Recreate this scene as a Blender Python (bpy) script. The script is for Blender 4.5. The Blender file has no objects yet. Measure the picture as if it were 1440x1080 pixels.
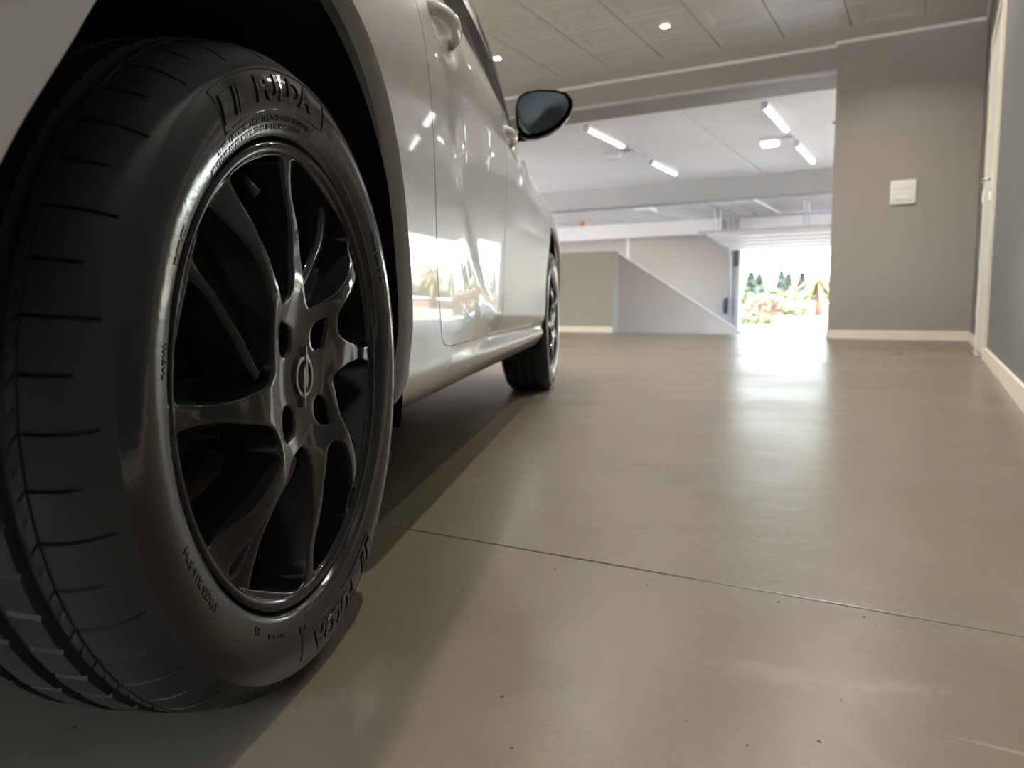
import bpy, bmesh, math, random
from mathutils import Vector, Matrix
import numpy as np
random.seed(7)
PI = math.pi
sc = bpy.context.scene
COL = sc.collection
# ------------------------------------------------------------------ camera
YAW, PITCH, ROLL, FPX, CAMH = 0.51389, -0.10537, -0.00612, 1058.98, 0.3729
def cam_rot():
    f = np.array([-math.sin(YAW)*math.cos(PITCH), math.cos(YAW)*math.cos(PITCH), math.sin(PITCH)])
    r = np.array([math.cos(YAW), math.sin(YAW), 0.0]); u = np.cross(r, f)
    r2 = r*math.cos(ROLL)+u*math.sin(ROLL); u2 = -r*math.sin(ROLL)+u*math.cos(ROLL)
    return r2, u2, f
CR, CU, CF = cam_rot()
def ray(px, py): return CR*(px-720)-CU*(py-540)+CF*FPX
ORG = np.array([0, 0, CAMH])
def on_z(px, py, z): d = ray(px, py); return ORG+d*((z-CAMH)/d[2])
def on_y(px, py, y): d = ray(px, py); return ORG+d*(y/d[1])
def on_x(px, py, x): d = ray(px, py); return ORG+d*(x/d[0])
cd = bpy.data.cameras.new('camera'); cam = bpy.data.objects.new('camera', cd); COL.objects.link(cam)
cd.sensor_width = 36; cd.lens = 36*FPX/1440; cd.clip_start = 0.02; cd.clip_end = 800
m = Matrix(((CR[0], CU[0], -CF[0], 0), (CR[1], CU[1], -CF[1], 0), (CR[2], CU[2], -CF[2], CAMH), (0, 0, 0, 1)))
cam.matrix_world = m
cd.dof.use_dof = True; cd.dof.focus_distance = 0.80; cd.dof.aperture_fstop = 7.5
sc.camera = cam
# ------------------------------------------------------------------ world, sun, exposure
w = bpy.data.worlds.new('sky'); sc.world = w; w.use_nodes = True
nt = w.node_tree; nt.nodes.clear()
so = nt.nodes.new('ShaderNodeOutputWorld'); bg = nt.nodes.new('ShaderNodeBackground'); sk = nt.nodes.new('ShaderNodeTexSky')
sk.sky_type = 'NISHITA'; sk.sun_disc = False; sk.sun_elevation = math.radians(52); sk.sun_rotation = math.radians(150)
sk.air_density = 1.0; sk.dust_density = 4.0; sk.ozone_density = 1.0
bg.inputs['Strength'].default_value = 2.4
nt.links.new(sk.outputs[0], bg.inputs[0]); nt.links.new(bg.outputs[0], so.inputs[0])
sl = bpy.data.lights.new('sun', 'SUN'); sl.energy = 6.0; sl.angle = 0.01; sl.color = (1, .95, .88)
sun = bpy.data.objects.new('sun', sl); COL.objects.link(sun)
sun.rotation_euler = Vector((0.80, -0.25, 0.62)).to_track_quat('Z', 'Y').to_euler()
sc.view_settings.view_transform = 'Standard'; sc.view_settings.look = 'None'; sc.view_settings.gamma = 1
sc.view_settings.use_curve_mapping = False
sc.view_settings.exposure = 1.05
DOWNLIGHT_W = 12.5
# ------------------------------------------------------------------ materials
MATS = {}
def mat(name, col, rough=.5, metal=0., coat=0., coat_r=.03, spec=.5, emit=None, es=0., noise=0., nscale=8., bump=0., bscale=60., rvar=0., trans=0., ior=1.45, sheen=0):
    if name in MATS: return MATS[name]
    mt = bpy.data.materials.new(name); mt.use_nodes = True; n = mt.node_tree; b = n.nodes['Principled BSDF']
    b.inputs['Base Color'].default_value = (*col, 1); b.inputs['Roughness'].default_value = rough; b.inputs['Metallic'].default_value = metal
    b.inputs['Coat Weight'].default_value = coat; b.inputs['Coat Roughness'].default_value = coat_r
    b.inputs['Specular IOR Level'].default_value = spec; b.inputs['Transmission Weight'].default_value = trans; b.inputs['IOR'].default_value = ior
    if emit: b.inputs['Emission Color'].default_value = (*emit, 1); b.inputs['Emission Strength'].default_value = es
    tc = n.nodes.new('ShaderNodeTexCoord')
    if noise or rvar:
        nz = n.nodes.new('ShaderNodeTexNoise'); nz.inputs['Scale'].default_value = nscale; nz.inputs['Detail'].default_value = 6
        n.links.new(tc.outputs['Object'], nz.inputs['Vector'])
        if noise:
            rp = n.nodes.new('ShaderNodeValToRGB')
            rp.color_ramp.elements[0].position = .3; rp.color_ramp.elements[1].position = .7
            rp.color_ramp.elements[0].color = (*[max(0, c*(1-noise)) for c in col], 1); rp.color_ramp.elements[1].color = (*[min(1, c*(1+noise)) for c in col], 1)
            n.links.new(nz.outputs['Fac'], rp.inputs[0]); n.links.new(rp.outputs[0], b.inputs['Base Color'])
        if rvar:
            mr = n.nodes.new('ShaderNodeMapRange'); mr.inputs[3].default_value = max(0, rough-rvar); mr.inputs[4].default_value = rough+rvar
            mr.inputs[1].default_value = .3; mr.inputs[2].default_value = .7
            n.links.new(nz.outputs['Fac'], mr.inputs[0]); n.links.new(mr.outputs[0], b.inputs['Roughness'])
    if bump:
        nb = n.nodes.new('ShaderNodeTexNoise'); nb.inputs['Scale'].default_value = bscale; nb.inputs['Detail'].default_value = 4
        bp = n.nodes.new('ShaderNodeBump'); bp.inputs['Strength'].default_value = bump; bp.inputs['Distance'].default_value = .01
        n.links.new(tc.outputs['Object'], nb.inputs['Vector']); n.links.new(nb.outputs['Fac'], bp.inputs['Height']); n.links.new(bp.outputs[0], b.inputs['Normal'])
    MATS[name] = mt; return mt
PAINT = mat('car_paint', (.50, .485, .445), .35, .15, .78, .015, noise=.02, nscale=900)
RUBBER = mat('tyre_rubber', (.023, .023, .0235), .6, spec=.3, bump=.06, bscale=300, rvar=.1, nscale=18)
SIDEW = mat('tyre_sidewall', (.008, .008, .008), .12, spec=.55, bump=.02, bscale=120, rvar=.04, nscale=30)
GLOSSB = mat('gloss_black', (.008, .008, .0085), .08, spec=.32, rvar=.03, nscale=20)
BLACKP = mat('black_plastic', (.008, .008, .009), .75, spec=.2, bump=.1, bscale=200)
GLASSD = mat('tinted_glass', (.012, .016, .018), .03, coat=1, coat_r=.01, rvar=.01)
MIRG = mat('mirror_glass', (.20, .24, .25), .02, metal=1.0, rvar=.01)
CHROME = mat('emblem_metal', (.30, .29, .28), .25, metal=1.0, rvar=.05)
DISC = mat('brake_disc_metal', (.22, .2, .18), .38, metal=.9, rvar=.1, nscale=40)
CALIP = mat('caliper_metal', (.05, .05, .05), .5, metal=.5, noise=.2)
TAIL = mat('tail_lamp_red', (.25, .01, .01), .1, coat=1, noise=.05)
WALLT = mat('taupe_wall_paint', (.272, .254, .228), .55, noise=.03, nscale=1.2, bump=.03, bscale=250)
WALLG = mat('slate_wall_paint', (.135, .134, .133), .5, noise=.03, nscale=1.5, bump=.03, bscale=250)
WALLL = mat('light_taupe_wall', (.56, .525, .495), .7, noise=.05, nscale=.8, bump=.03, bscale=200)
PARA = mat('parapet_taupe', (.225, .182, .150), .75, noise=.05, nscale=.8, bump=.03, bscale=200)
WALLO = mat('olive_grey_wall', (.28, .27, .235), .7, noise=.04, nscale=.8, bump=.03, bscale=200)
WHITE = mat('white_ceiling_paint', (.90, .89, .88), .8, noise=.03, nscale=.7, bump=.02, bscale=120)
BEAMW = mat('pale_beam_paint', (.36, .37, .36), .8, noise=.03, nscale=.8, bump=.02, bscale=120)
TILE = mat('ceiling_tile', (.60, .59, .56), .42, noise=.02, nscale=3, bump=.02, bscale=400)
GRIDM = mat('ceiling_grid_metal', (.45, .45, .43), .5, noise=.03)
CREAM = mat('cream_skirting', (.68, .63, .52), .45, noise=.03, nscale=4)
DOORM = mat('door_white', (.66, .66, .60), .4, noise=.02)
METAL = mat('satin_steel', (.55, .55, .55), .3, metal=1., rvar=.05)
PLATE = mat('white_plate_plastic', (.72, .72, .69), .35, noise=.02)
GALV = mat('galvanised_steel', (.50, .54, .58), .45, metal=.6, noise=.08, nscale=20)
DARKM = mat('dark_box_plastic', (.08, .09, .11), .5, noise=.1)
LAMPON = mat('downlight_lens', (1, .95, .85), .3, emit=(1, .90, .72), es=14, noise=.01)
TUBEON = mat('tube_diffuser', (.9, .92, .95), .3, emit=(.92, .97, 1), es=1.7, noise=.01)
DOORP = mat('sectional_door_panel', (.78, .77, .76), .5, noise=.03)
ORANGE = mat('orange_lens', (.8, .25, .05), .3, noise=.05)
CLEAR = mat('clear_acrylic', (.9, .9, .88), .05, trans=.9, noise=.01)
def floor_mat():
    mt = bpy.data.materials.new('polished_concrete'); mt.use_nodes = True; n = mt.node_tree; b = n.nodes['Principled BSDF']; L = n.links.new
    g = n.nodes.new('ShaderNodeNewGeometry')
    def noise(scale, detail=6, rough=.55, vec=None, dist=0):
        z = n.nodes.new('ShaderNodeTexNoise'); z.inputs['Scale'].default_value = scale; z.inputs['Detail'].default_value = detail; z.inputs['Roughness'].default_value = rough
        z.inputs['Distortion'].default_value = dist; L(vec or g.outputs['Position'], z.inputs['Vector']); return z.outputs['Fac']
    def mr(x, a, b_, c, d):
        q = n.nodes.new('ShaderNodeMapRange'); q.inputs[1].default_value = a; q.inputs[2].default_value = b_; q.inputs[3].default_value = c; q.inputs[4].default_value = d
        L(x, q.inputs[0]); return q.outputs[0]
    def mix(f, a, b_, mode='MIX'):
        q = n.nodes.new('ShaderNodeMix'); q.data_type = 'RGBA'; q.blend_type = mode
        if isinstance(f, float): q.inputs[0].default_value = f
        else: L(f, q.inputs[0])
        for i, c in ((6, a), (7, b_)):
            if isinstance(c, tuple): q.inputs[i].default_value = (*c, 1)
            else: L(c, q.inputs[i])
        return q.outputs[2]
    big = mr(noise(.8, 4, .55), .3, .7, 0, 1); mid = mr(noise(5, 8, .65), .3, .75, 0, 1); fine = mr(noise(70, 3), .3, .7, 0, 1)
    c = mix(big, (.122, .096, .058), (.160, .142, .106)); c = mix(mr(mid, 0, 1, 0, .42), c, (.185, .166, .128)); c = mix(mr(noise(13, 6, .7), .5, .72, 0, .4), c, (.085, .068, .044)); c = mix(mr(fine, 0, 1, 0, .22), c, (.075, .062, .044)); c = mix(mr(noise(260, 2), .35, .65, 0, .25), c, (.16, .14, .11))
    # sparse dark specks and thin scratches
    vo = n.nodes.new('ShaderNodeTexVoronoi'); vo.inputs['Scale'].default_value = 9; vo.inputs['Randomness'].default_value = 1; L(g.outputs['Position'], vo.inputs['Vector'])
    sp = mr(vo.outputs['Distance'], .04, .06, 1, 0)
    c = mix(mr(sp, 0, 1, 0, .55), c, (.07, .06, .05))
    mp = n.nodes.new('ShaderNodeMapping'); mp.inputs['Rotation'].default_value = (0, 0, .5); mp.inputs['Scale'].default_value = (1.2, 26, 1); L(g.outputs['Position'], mp.inputs['Vector'])
    scr = mr(noise(3.2, 2, .4, mp.outputs[0]), .735, .76, 0, 1); c = mix(mr(scr, 0, 1, 0, .35), c, (.33, .30, .24))
    mp2 = n.nodes.new('ShaderNodeMapping'); mp2.inputs['Rotation'].default_value = (0, 0, -.9); mp2.inputs['Scale'].default_value = (1, 40, 1); L(g.outputs['Position'], mp2.inputs['Vector'])
    scr2 = mr(noise(2.6, 2, .4, mp2.outputs[0]), .74, .76, 0, 1); c = mix(mr(scr2, 0, 1, 0, .3), c, (.08, .07, .055))
    # two pale trowel scuffs
    for px, py, ax, ay, rot in ((1090, 948, .062, .012, .05), (1262, 966, .05, .009, .45), (560, 950, .0, .0, 0)):
        if not ax: continue
        P = on_z(px, py, 0)
        m2 = n.nodes.new('ShaderNodeMapping'); m2.vector_type = 'TEXTURE'; m2.inputs['Location'].default_value = (P[0], P[1], 0); m2.inputs['Rotation'].default_value = (0, 0, rot); m2.inputs['Scale'].default_value = (ax, ay*2, 1)
        L(g.outputs['Position'], m2.inputs['Vector'])
        ln = n.nodes.new('ShaderNodeVectorMath'); ln.operation = 'LENGTH'; L(m2.outputs[0], ln.inputs[0])
        ad = n.nodes.new('ShaderNodeMath'); ad.operation = 'ADD'; L(ln.outputs['Value'], ad.inputs[0]); L(mr(noise(60, 4), .3, .7, -.5, .5), ad.inputs[1])
        c = mix(mr(ad.outputs[0], .3, 1.1, .28, 0), c, (.30, .265, .21))
    L(c, b.inputs['Base Color'])
    r = mr(noise(1.4, 5, .6), .2, .8, .24, .40)
    L(r, b.inputs['Roughness']); b.inputs['Specular IOR Level'].default_value = .42
    bp = n.nodes.new('ShaderNodeBump'); bp.inputs['Strength'].default_value = .11; bp.inputs['Distance'].default_value = .02; L(noise(6, 6, .62), bp.inputs['Height']); L(bp.outputs[0], b.inputs['Normal'])
    MATS['floor'] = mt; return mt
FLOOR = floor_mat()
def pane_mat():
    mt = bpy.data.materials.new('window_pane'); mt.use_nodes = True; n = mt.node_tree; n.nodes.clear()
    o = n.nodes.new('ShaderNodeOutputMaterial'); mx = n.nodes.new('ShaderNodeMixShader'); t = n.nodes.new('ShaderNodeBsdfTransparent'); gl = n.nodes.new('ShaderNodeBsdfGlossy')
    fr = n.nodes.new('ShaderNodeFresnel'); gl.inputs['Roughness'].default_value = .02
    n.links.new(fr.outputs[0], mx.inputs[0]); n.links.new(t.outputs[0], mx.inputs[1]); n.links.new(gl.outputs[0], mx.inputs[2]); n.links.new(mx.outputs[0], o.inputs[0]); return mt
PANE = pane_mat()
# ------------------------------------------------------------------ mesh helpers
class MB:
    def __init__(s): s.v = []; s.f = []
    def box(s, a, b):
        x0, y0, z0 = a; x1, y1, z1 = b; o = len(s.v)
        s.v += [(x0, y0, z0), (x1, y0, z0), (x1, y1, z0), (x0, y1, z0), (x0, y0, z1), (x1, y0, z1), (x1, y1, z1), (x0, y1, z1)]
        s.f += [tuple(o+i for i in q) for q in ((3, 2, 1, 0), (4, 5, 6, 7), (0, 1, 5, 4), (1, 2, 6, 5), (2, 3, 7, 6), (3, 0, 4, 7))]; return s
    def grid(s, rows, close_u=False, close_v=False, flip=False):
        o = len(s.v); nr = len(rows); nc = len(rows[0])
        for r in rows: s.v += [tuple(p) for p in r]
        for i in range(nr if close_v else nr-1):
            for j in range(nc if close_u else nc-1):
                q = (o+i*nc+j, o+i*nc+(j+1) % nc, o+((i+1) % nr)*nc+(j+1) % nc, o+((i+1) % nr)*nc+j)
                s.f.append(q[::-1] if flip else q)
        return s
    def tube(s, pts, r, n=8, caps=True):
        rows = []; pts = [Vector(p) for p in pts]; prev = None
        for i, p in enumerate(pts):
            t = (pts[min(i+1, len(pts)-1)]-pts[max(i-1, 0)]).normalized()
            a = t.orthogonal().normalized() if prev is None else (prev-t*prev.dot(t)).normalized(); prev = a; b = t.cross(a)
            rr = r[i] if isinstance(r, (list, tuple)) else r
            rows.append([p+(a*math.cos(2*PI*k/n)+b*math.sin(2*PI*k/n))*rr for k in range(n)])
        o = len(s.v); s.grid(rows, close_u=True)
        if caps:
            s.f.append(tuple(range(o+n-1, o-1, -1))); q = o+(len(pts)-1)*n; s.f.append(tuple(range(q, q+n)))
        return s
    def prism(s, poly, f0, f1):
        n = len(poly); o = len(s.v); s.v += [f0(p) for p in poly]+[f1(p) for p in poly]
        s.f.append(tuple(range(o+n-1, o-1, -1))); s.f.append(tuple(range(o+n, o+2*n)))
        for i in range(n): j = (i+1) % n; s.f.append((o+i, o+j, o+n+j, o+n+i))
        return s
    def mesh(s, name):
        me = bpy.data.meshes.new(name); me.from_pydata([tuple(map(float, p)) for p in s.v], [], s.f); me.update(); return me
    def build(s, name, material, parent=None, smooth=False, bevel=0., weld=False, recalc=True, angle=None):
        me = s.mesh(name)
        bm = bmesh.new(); bm.from_mesh(me)
        if weld: bmesh.ops.remove_doubles(bm, verts=bm.verts, dist=weld if isinstance(weld, float) else 1e-4)
        if bevel: bmesh.ops.bevel(bm, geom=list(bm.edges), offset=bevel, segments=2, affect='EDGES', profile=.6)
        if recalc: bmesh.ops.recalc_face_normals(bm, faces=bm.faces)
        if angle:
            for e in bm.edges:
                if len(e.link_faces) == 2 and e.calc_face_angle(0) > angle: e.smooth = False
        bm.to_mesh(me); bm.free()
        if smooth: me.polygons.foreach_set('use_smooth', [True]*len(me.polygons))
        return link(name, me, material, parent)
def link(name, me, material, parent=None):
    if material and not me.materials: me.materials.append(material)
    o = bpy.data.objects.new(name, me); COL.objects.link(o)
    if parent: o.parent = parent
    return o
def empty(name, loc, rz=0.):
    o = bpy.data.objects.new(name, None); COL.objects.link(o); o.location = loc; o.rotation_euler = (0, 0, rz); o.empty_display_size = .1; return o
def tag(o, label, cat, group=None):
    o['label'] = label; o['category'] = cat
    if group: o['group'] = group
    return o
def struct(o, label=None, cat=None):
    o['kind'] = 'structure'
    if label: o['label'] = label
    if cat: o['category'] = cat
    return o
def copy_tree(o, parent=None):
    c = o.copy(); COL.objects.link(c); c.parent = parent
    for ch in o.children: copy_tree(ch, c)
    return c
def sbox(name, a, b, m, label=None, cat=None): return struct(MB().box(a, b).build(name, m), label, cat)
def interp(x, xs, ys): return float(np.interp(x, xs, ys))
def sstep(x, a, b):
    t = min(1, max(0, (x-a)/(b-a))); return t*t*(3-2*t)
# ------------------------------------------------------------------ the setting
XR, YW, YL, ZC = 0.279, 8.457, 8.55, 2.97          # right wall, pillar wall, lintel wall, tiled ceiling
YJ, YC = 0.984, 9.24                                 # floor joint, ramp crest
XL, YB = -7.2, -4.6                                  # left wall, rear wall with added windows
fl = struct(MB().box((XL-3, YB-.3, -.35), (3.5, YC-.02, -.06)).build('floor', FLOOR), 'grey beige polished concrete floor with a dark saw-cut joint', 'floor')
def slab(y0, y1, x0=XL-3, x1=3.5):
    o = MB().box((x0, y0, -.06), (x1, y1, 0)).build('floor_slab', FLOOR, fl, bevel=.0015); return o
slab(YB-.3, YJ-.0021); slab(YJ+.0021, YC)
sbox('wall_right', (XR, YB, 0), (XR+.15, YW+.3, ZC+.2), WALLG, 'slate grey painted wall along the room', 'wall')
sbox('wall_pillar', (-1.0, YW, 0), (XR, YL+.65, ZC+.2), WALLT, 'taupe painted end wall beside the wide opening', 'wall')
sbox('wall_lintel', (XL-2, YL, 2.705), (-1.0, YL+.65, ZC+.2), WALLT, 'taupe lintel wall over the wide opening', 'wall')
sbox('wall_left', (XL-.2, YB, 0), (XL, YL+.65, ZC+.2), WALLT, 'taupe side wall behind the car', 'wall')
sbox('wall_return', (XL-2, YL, 0), (XL, YL+.65, 2.705), WALLT, 'taupe return beside the wide opening', 'wall')
# lintel underside trim
sbox('trim_1', (XL, YL-.012, 2.70), (-1.0, YL+.06, 2.725), GRIDM, 'thin metal edge strip under the lintel', 'trim')
# rear wall behind the camera, unseen windows added as a daylight source
for i, (a, b) in enumerate(((-7.2, -6.9), (-4.9, -4.7), (-2.7, -2.5), (-.5, XR))):
    sbox('wall_rear.%03d' % i if i else 'wall_rear', (a, YB-.2, 0), (b, YB, ZC+.2), WALLT, 'taupe pier between the added rear windows', 'wall')
sbox('wall_rear_top', (-6.9, YB-.2, 2.7), (-.5, YB, ZC+.2), WALLT, 'taupe band above the added rear windows', 'wall')
sbox('wall_rear_sill', (-6.9, YB-.2, 0), (-.5, YB, .15), WALLT, 'taupe wall below the added rear windows', 'wall')
for i, (a, b) in enumerate(((-6.9, -4.9), (-4.7, -2.7), (-2.5, -.5))):
    wn = struct(MB().box((a, YB-.14, .15), (a+.06, YB-.06, 2.7)).box((b-.06, YB-.14, .15), (b, YB-.06, 2.7)).box((a+.06, YB-.14, 2.64), (b-.06, YB-.06, 2.7)).box((a+.06, YB-.14, .15), (b-.06, YB-.06, .21)).build('window_%d' % (i+1), DARKM), 'wide unseen window added in the rear wall for daylight', 'window')
    MB().box((a+.06, YB-.105, .21), (b-.06, YB-.095, 2.64)).build('pane', PANE, wn)
# baseboards
sbox('baseboard_right', (XR-.014, YB, 0), (XR, 5.68, .078), CREAM, 'cream skirting board along the slate wall', 'skirting')
sbox('baseboard_right_far', (XR-.014, 6.93, 0), (XR, YW, .078), CREAM, 'short cream skirting between the door and the corner', 'skirting')
sbox('baseboard_front', (-1.012, YW-.014, 0), (XR-.014, YW, .09), CREAM, 'cream skirting board on the taupe end wall', 'skirting')
# ceiling, border band, tiles
ce = struct(MB().box((XL, YB, ZC+.03), (XR, YL+.3, ZC+.12)).build('ceiling', GRIDM), 'suspended tiled ceiling with a plain border', 'ceiling')
P0, TX, TY = .613, -.222, 8.09
MB().box((TX, YB, ZC-.004), (XR, YL, ZC+.03)).box((XL, TY, ZC-.004), (TX, YL, ZC+.03)).build('border_band', TILE, ce)
MB().box((XR-.02, YB, ZC-.03), (XR, YW, ZC)).box((-1.0, YW-.02, ZC-.03), (XR, YW, ZC)).box((-1.02, YW-.02, ZC-.03), (-1.0, YL, ZC)).box((XL, YL-.02, ZC-.03), (-1.0, YL, ZC)).build('cornice', PLATE, ce)
def tile_mesh():
    g = P0/2-.0035; rows = []
    for hw, z in ((g, .02), (g, .003), (g-.003, 0), (.222, 0), (.160, .010), (.0, .010)):
        rows.append([(-hw, -hw, z), (hw, -hw, z), (hw, hw, z), (-hw, hw, z)])
    b = MB(); b.grid(rows, close_u=True, flip=True); me = b.mesh('tile'); me.materials.append(TILE); return me
TM = tile_mesh(); LCOLS = (0, 3, 6, 9); LROWS = (1, 4, 7, 10, 13, 16)
for i in range(11):
    for j in range(20):
        x = TX-P0*(i+.5); y = TY-P0*(j+.5)
        if x-P0/2 < XL: continue
        o = link('tile', TM, TILE, ce); o.location = (x, y, ZC-.004)
# downlights
def downlight(x, y, i):
    r = empty('ceiling_downlight', (x, y, ZC)); n = 24
    rows = []
    for rr, z in ((.052, .004), (.052, -.008), (.047, -.010), (.040, -.006), (.039, .002)):
        rows.append([(rr*math.cos(2*PI*k/n), rr*math.sin(2*PI*k/n), z) for k in range(n)])
    MB().grid(rows, close_u=True).build('trim_ring', PLATE, r, smooth=True)
    b = MB(); rows = [[(.0395*q*math.cos(2*PI*k/n), .0395*q*math.sin(2*PI*k/n), -.002-.003*(1-q)) for k in range(n)] for q in (1, .6, .05)]
    b.grid(rows, close_u=True); b.build('lens', LAMPON, r, smooth=True)
    ld = bpy.data.lights.new('downlight_lamp', 'AREA'); ld.shape = 'DISK'; ld.size = .07; ld.energy = DOWNLIGHT_W; ld.color = (1, .94, .86); ld.spread = math.radians(140)
    lo = bpy.data.objects.new('downlight_lamp', ld); COL.objects.link(lo); lo.parent = r; lo.location = (0, 0, -.014)
    return r
rown = {1: 'over the wide opening end', 4: 'one row in from the opening end', 7: 'over the front of the car', 10: 'over the rear wheel of the car', 13: 'behind the car', 16: 'near the rear windows'}
coln = {0: 'nearest the slate wall', 3: 'second from the slate wall', 6: 'third from the slate wall', 9: 'fourth from the slate wall'}
for i in LCOLS:
    for j in LROWS:
        tag(downlight(TX-P0*(i+.5), TY-P0*(j+.5)+.0, i), 'recessed spotlight %s, %s' % (coln[i], rown[j]), 'spotlight', 'recessed spotlights in the tiled ceiling')
# ------------------------------------------------------------------ garage beyond the opening
ZB, YBM, ZBM, YE, ZS, ZE0 = 2.80, 14.98, 2.375, 19.0, 2.04, -1.17   # ceiling, beam, beam bottom, exit wall, soffit, exit floor
XP = -3.70                                                           # parapet face
# ramp down to the exit
rp = MB(); rp.prism([(YC-.02, -.35), (YC-.02, -.002), (YE-.5, ZE0), (YE+.4, ZE0), (YE+.4, -1.6), (YC-.02, -1.6)], lambda p: (XP, p[0], p[1]), lambda p: (3.5, p[0], p[1]))
struct(rp.build('floor_ramp', FLOOR), 'concrete ramp dropping from the crest to the exit', 'ramp')
sbox('wall_low', (-12.5, YC, -.3), (XP, YC+.18, 1.052), WALLO, 'low olive grey wall at the head of the ramp', 'wall')
pr = MB(); pr.prism([(YC+.18, -.4), (YC+.18, 1.052-.18*.17), (YE-.3, -.62), (YE-.3, -1.5)], lambda p: (XP-.16, p[0], p[1]), lambda p: (XP, p[0], p[1]))
struct(pr.build('wall_parapet', PARA), 'pale taupe parapet sloping down beside the ramp', 'wall')
pr = MB(); pr.prism([(YC+.18, 1.02), (YC+.18, 1.042), (YE-.3, -.602), (YE-.3, -.622)], lambda p: (XP-.17, p[0], p[1]), lambda p: (XP+.012, p[0], p[1]))
struct(pr.build('trim_2', WALLL), 'pale coping along the sloping parapet', 'trim')
sbox('baseboard_low', (-12.5, YC-.014, 0), (XP, YC, .075), CREAM, 'cream skirting along the low wall', 'skirting')
# side floor behind the parapet, walls of the garage
sbox('floor_landing', (-12.5, YC+.18, -1.6), (XP-.16, YE, -.9), FLOOR, 'sunken concrete floor behind the parapet', 'floor')
a = on_y(885, 400, YE); d0 = on_y(1039, 352, YE); d1 = on_y(1300, 350, YE)
XD0, XD1, ZD = d0[0], -.9, d0[2]
sbox('wall_exit', (a[0], YE, -1.6), (XD0, YE+.25, 3.0), WALLL, 'pale taupe wall beside the exit doorway', 'wall')
sbox('wall_exit_top', (XD0, YE, ZD), (XD1, YE+.25, 3.0), WHITE, 'white band above the exit doorway', 'wall')
sbox('wall_exit_right', (XD1, YE, -1.6), (3.5, YE+.25, 3.0), WALLL, 'pale taupe wall on the far side of the exit', 'wall')
sbox('wall_exit_left', (-12.5, YE+.6, -1.6), (a[0], YE+.8, 3.0), WALLL, 'set-back pale wall behind the low wall', 'wall')
sbox('wall_exit_return', (a[0]-.10, YE, -1.6), (a[0], YE+.7, 3.0), WHITE, 'white return at the end of the exit wall', 'wall')
for nm, xa, xb, sd in (('left', -12.7, -12.5, 'low-wall'), ('right', 3.5, 3.7, 'slate-wall')):  # side windows are unseen, added to let daylight brighten the garage
    sbox('wall_garage_%s' % nm, (xa, YL, -1.6), (xb, YE+.8, .5), WALLL, 'pale sill wall under the added garage windows, %s side' % sd, 'wall')
    sbox('wall_garage_%s_top' % nm, (xa, YL, 2.5), (xb, YE+.8, 3.1), WALLL, 'pale band over the added garage windows, %s side' % sd, 'wall')
    for i in range(6):
        y0 = YL+(YE+.8-YL-.3)*i/5; sbox('wall_garage_%s_pier' % nm, (xa, y0, .5), (xb, y0+.3, 2.5), WALLL, 'pale pier between the added garage windows, %s side' % sd, 'wall')
        if i < 5:
            y1 = YL+(YE+.8-YL-.3)*(i+1)/5; wn = struct(MB().box((xa+.06, y0+.3, .5), (xa+.14, y0+.36, 2.5)).box((xa+.06, y1-.06, .5), (xa+.14, y1, 2.5)).box((xa+.06, y0+.36, 2.44), (xa+.14, y1-.06, 2.5)).box((xa+.06, y0+.36, .5), (xa+.14, y1-.06, .56)).build('window_%d' % (4+i+5*(xa > 0)), GALV), 'unseen garage side window added for daylight, %s side' % sd, 'window')
            MB().box((xa+.095, y0+.36, .56), (xa+.105, y1-.06, 2.44)).build('pane', PANE, wn)
sbox('wall_garage_front', (XR, YL, -.3), (3.6, YL+.2, 3.1), WALLL, 'pale wall closing the garage front', 'wall')
XJ = -2.97
gc = struct(MB().box((-12.5, YL+.65, ZB+.03), (3.5, YBM+.1, ZB+.2)).build('ceiling_garage', WHITE), 'white flat garage ceiling with one long joint', 'ceiling')
MB().box((-12.5, YL+.65, ZB), (XJ-.012, YBM, ZB+.03)).build('ceiling_slab', WHITE, gc); MB().box((XJ+.012, YL+.65, ZB), (3.5, YBM, ZB+.03)).build('ceiling_slab', WHITE, gc)
sbox('beam', (-12.5, YBM, ZBM), (3.5, YBM+.35, ZB+.3), BEAMW, 'pale grey concrete cross beam under the garage ceiling', 'beam')
rc = struct(MB().box((-12.5, YBM+.35, ZBM+.05), (3.5, YE+.6, ZBM+.2)).build('ceiling_ramp', WHITE), 'white boarded ceiling over the ramp', 'ceiling')
x = -12.4
while x < -3.4:
    MB().box((x, YBM+.35, ZBM+.012), (x+.40, YE-.6, ZBM+.05)).build('board', WHITE, rc); x += .46
sbox('trim_3', (-12.5, YE-.6, ZS), (XD0-.35, YE-.35, ZBM+.06), WHITE, 'white dropped soffit in front of the exit wall', 'soffit')
MB_ = MB().box((-1.0, 0, 0), (0, .5, .10)); bx_ = MB_.build('ceiling_box', WHITE); q = on_y(905, 293, YBM-.0); bx_.location = (q[0], YBM+.36, ZBM-.06); bx_.scale = (.35, 1, 1.1)
tag(bx_, 'small white box fixed under the cross beam', 'box')
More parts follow.
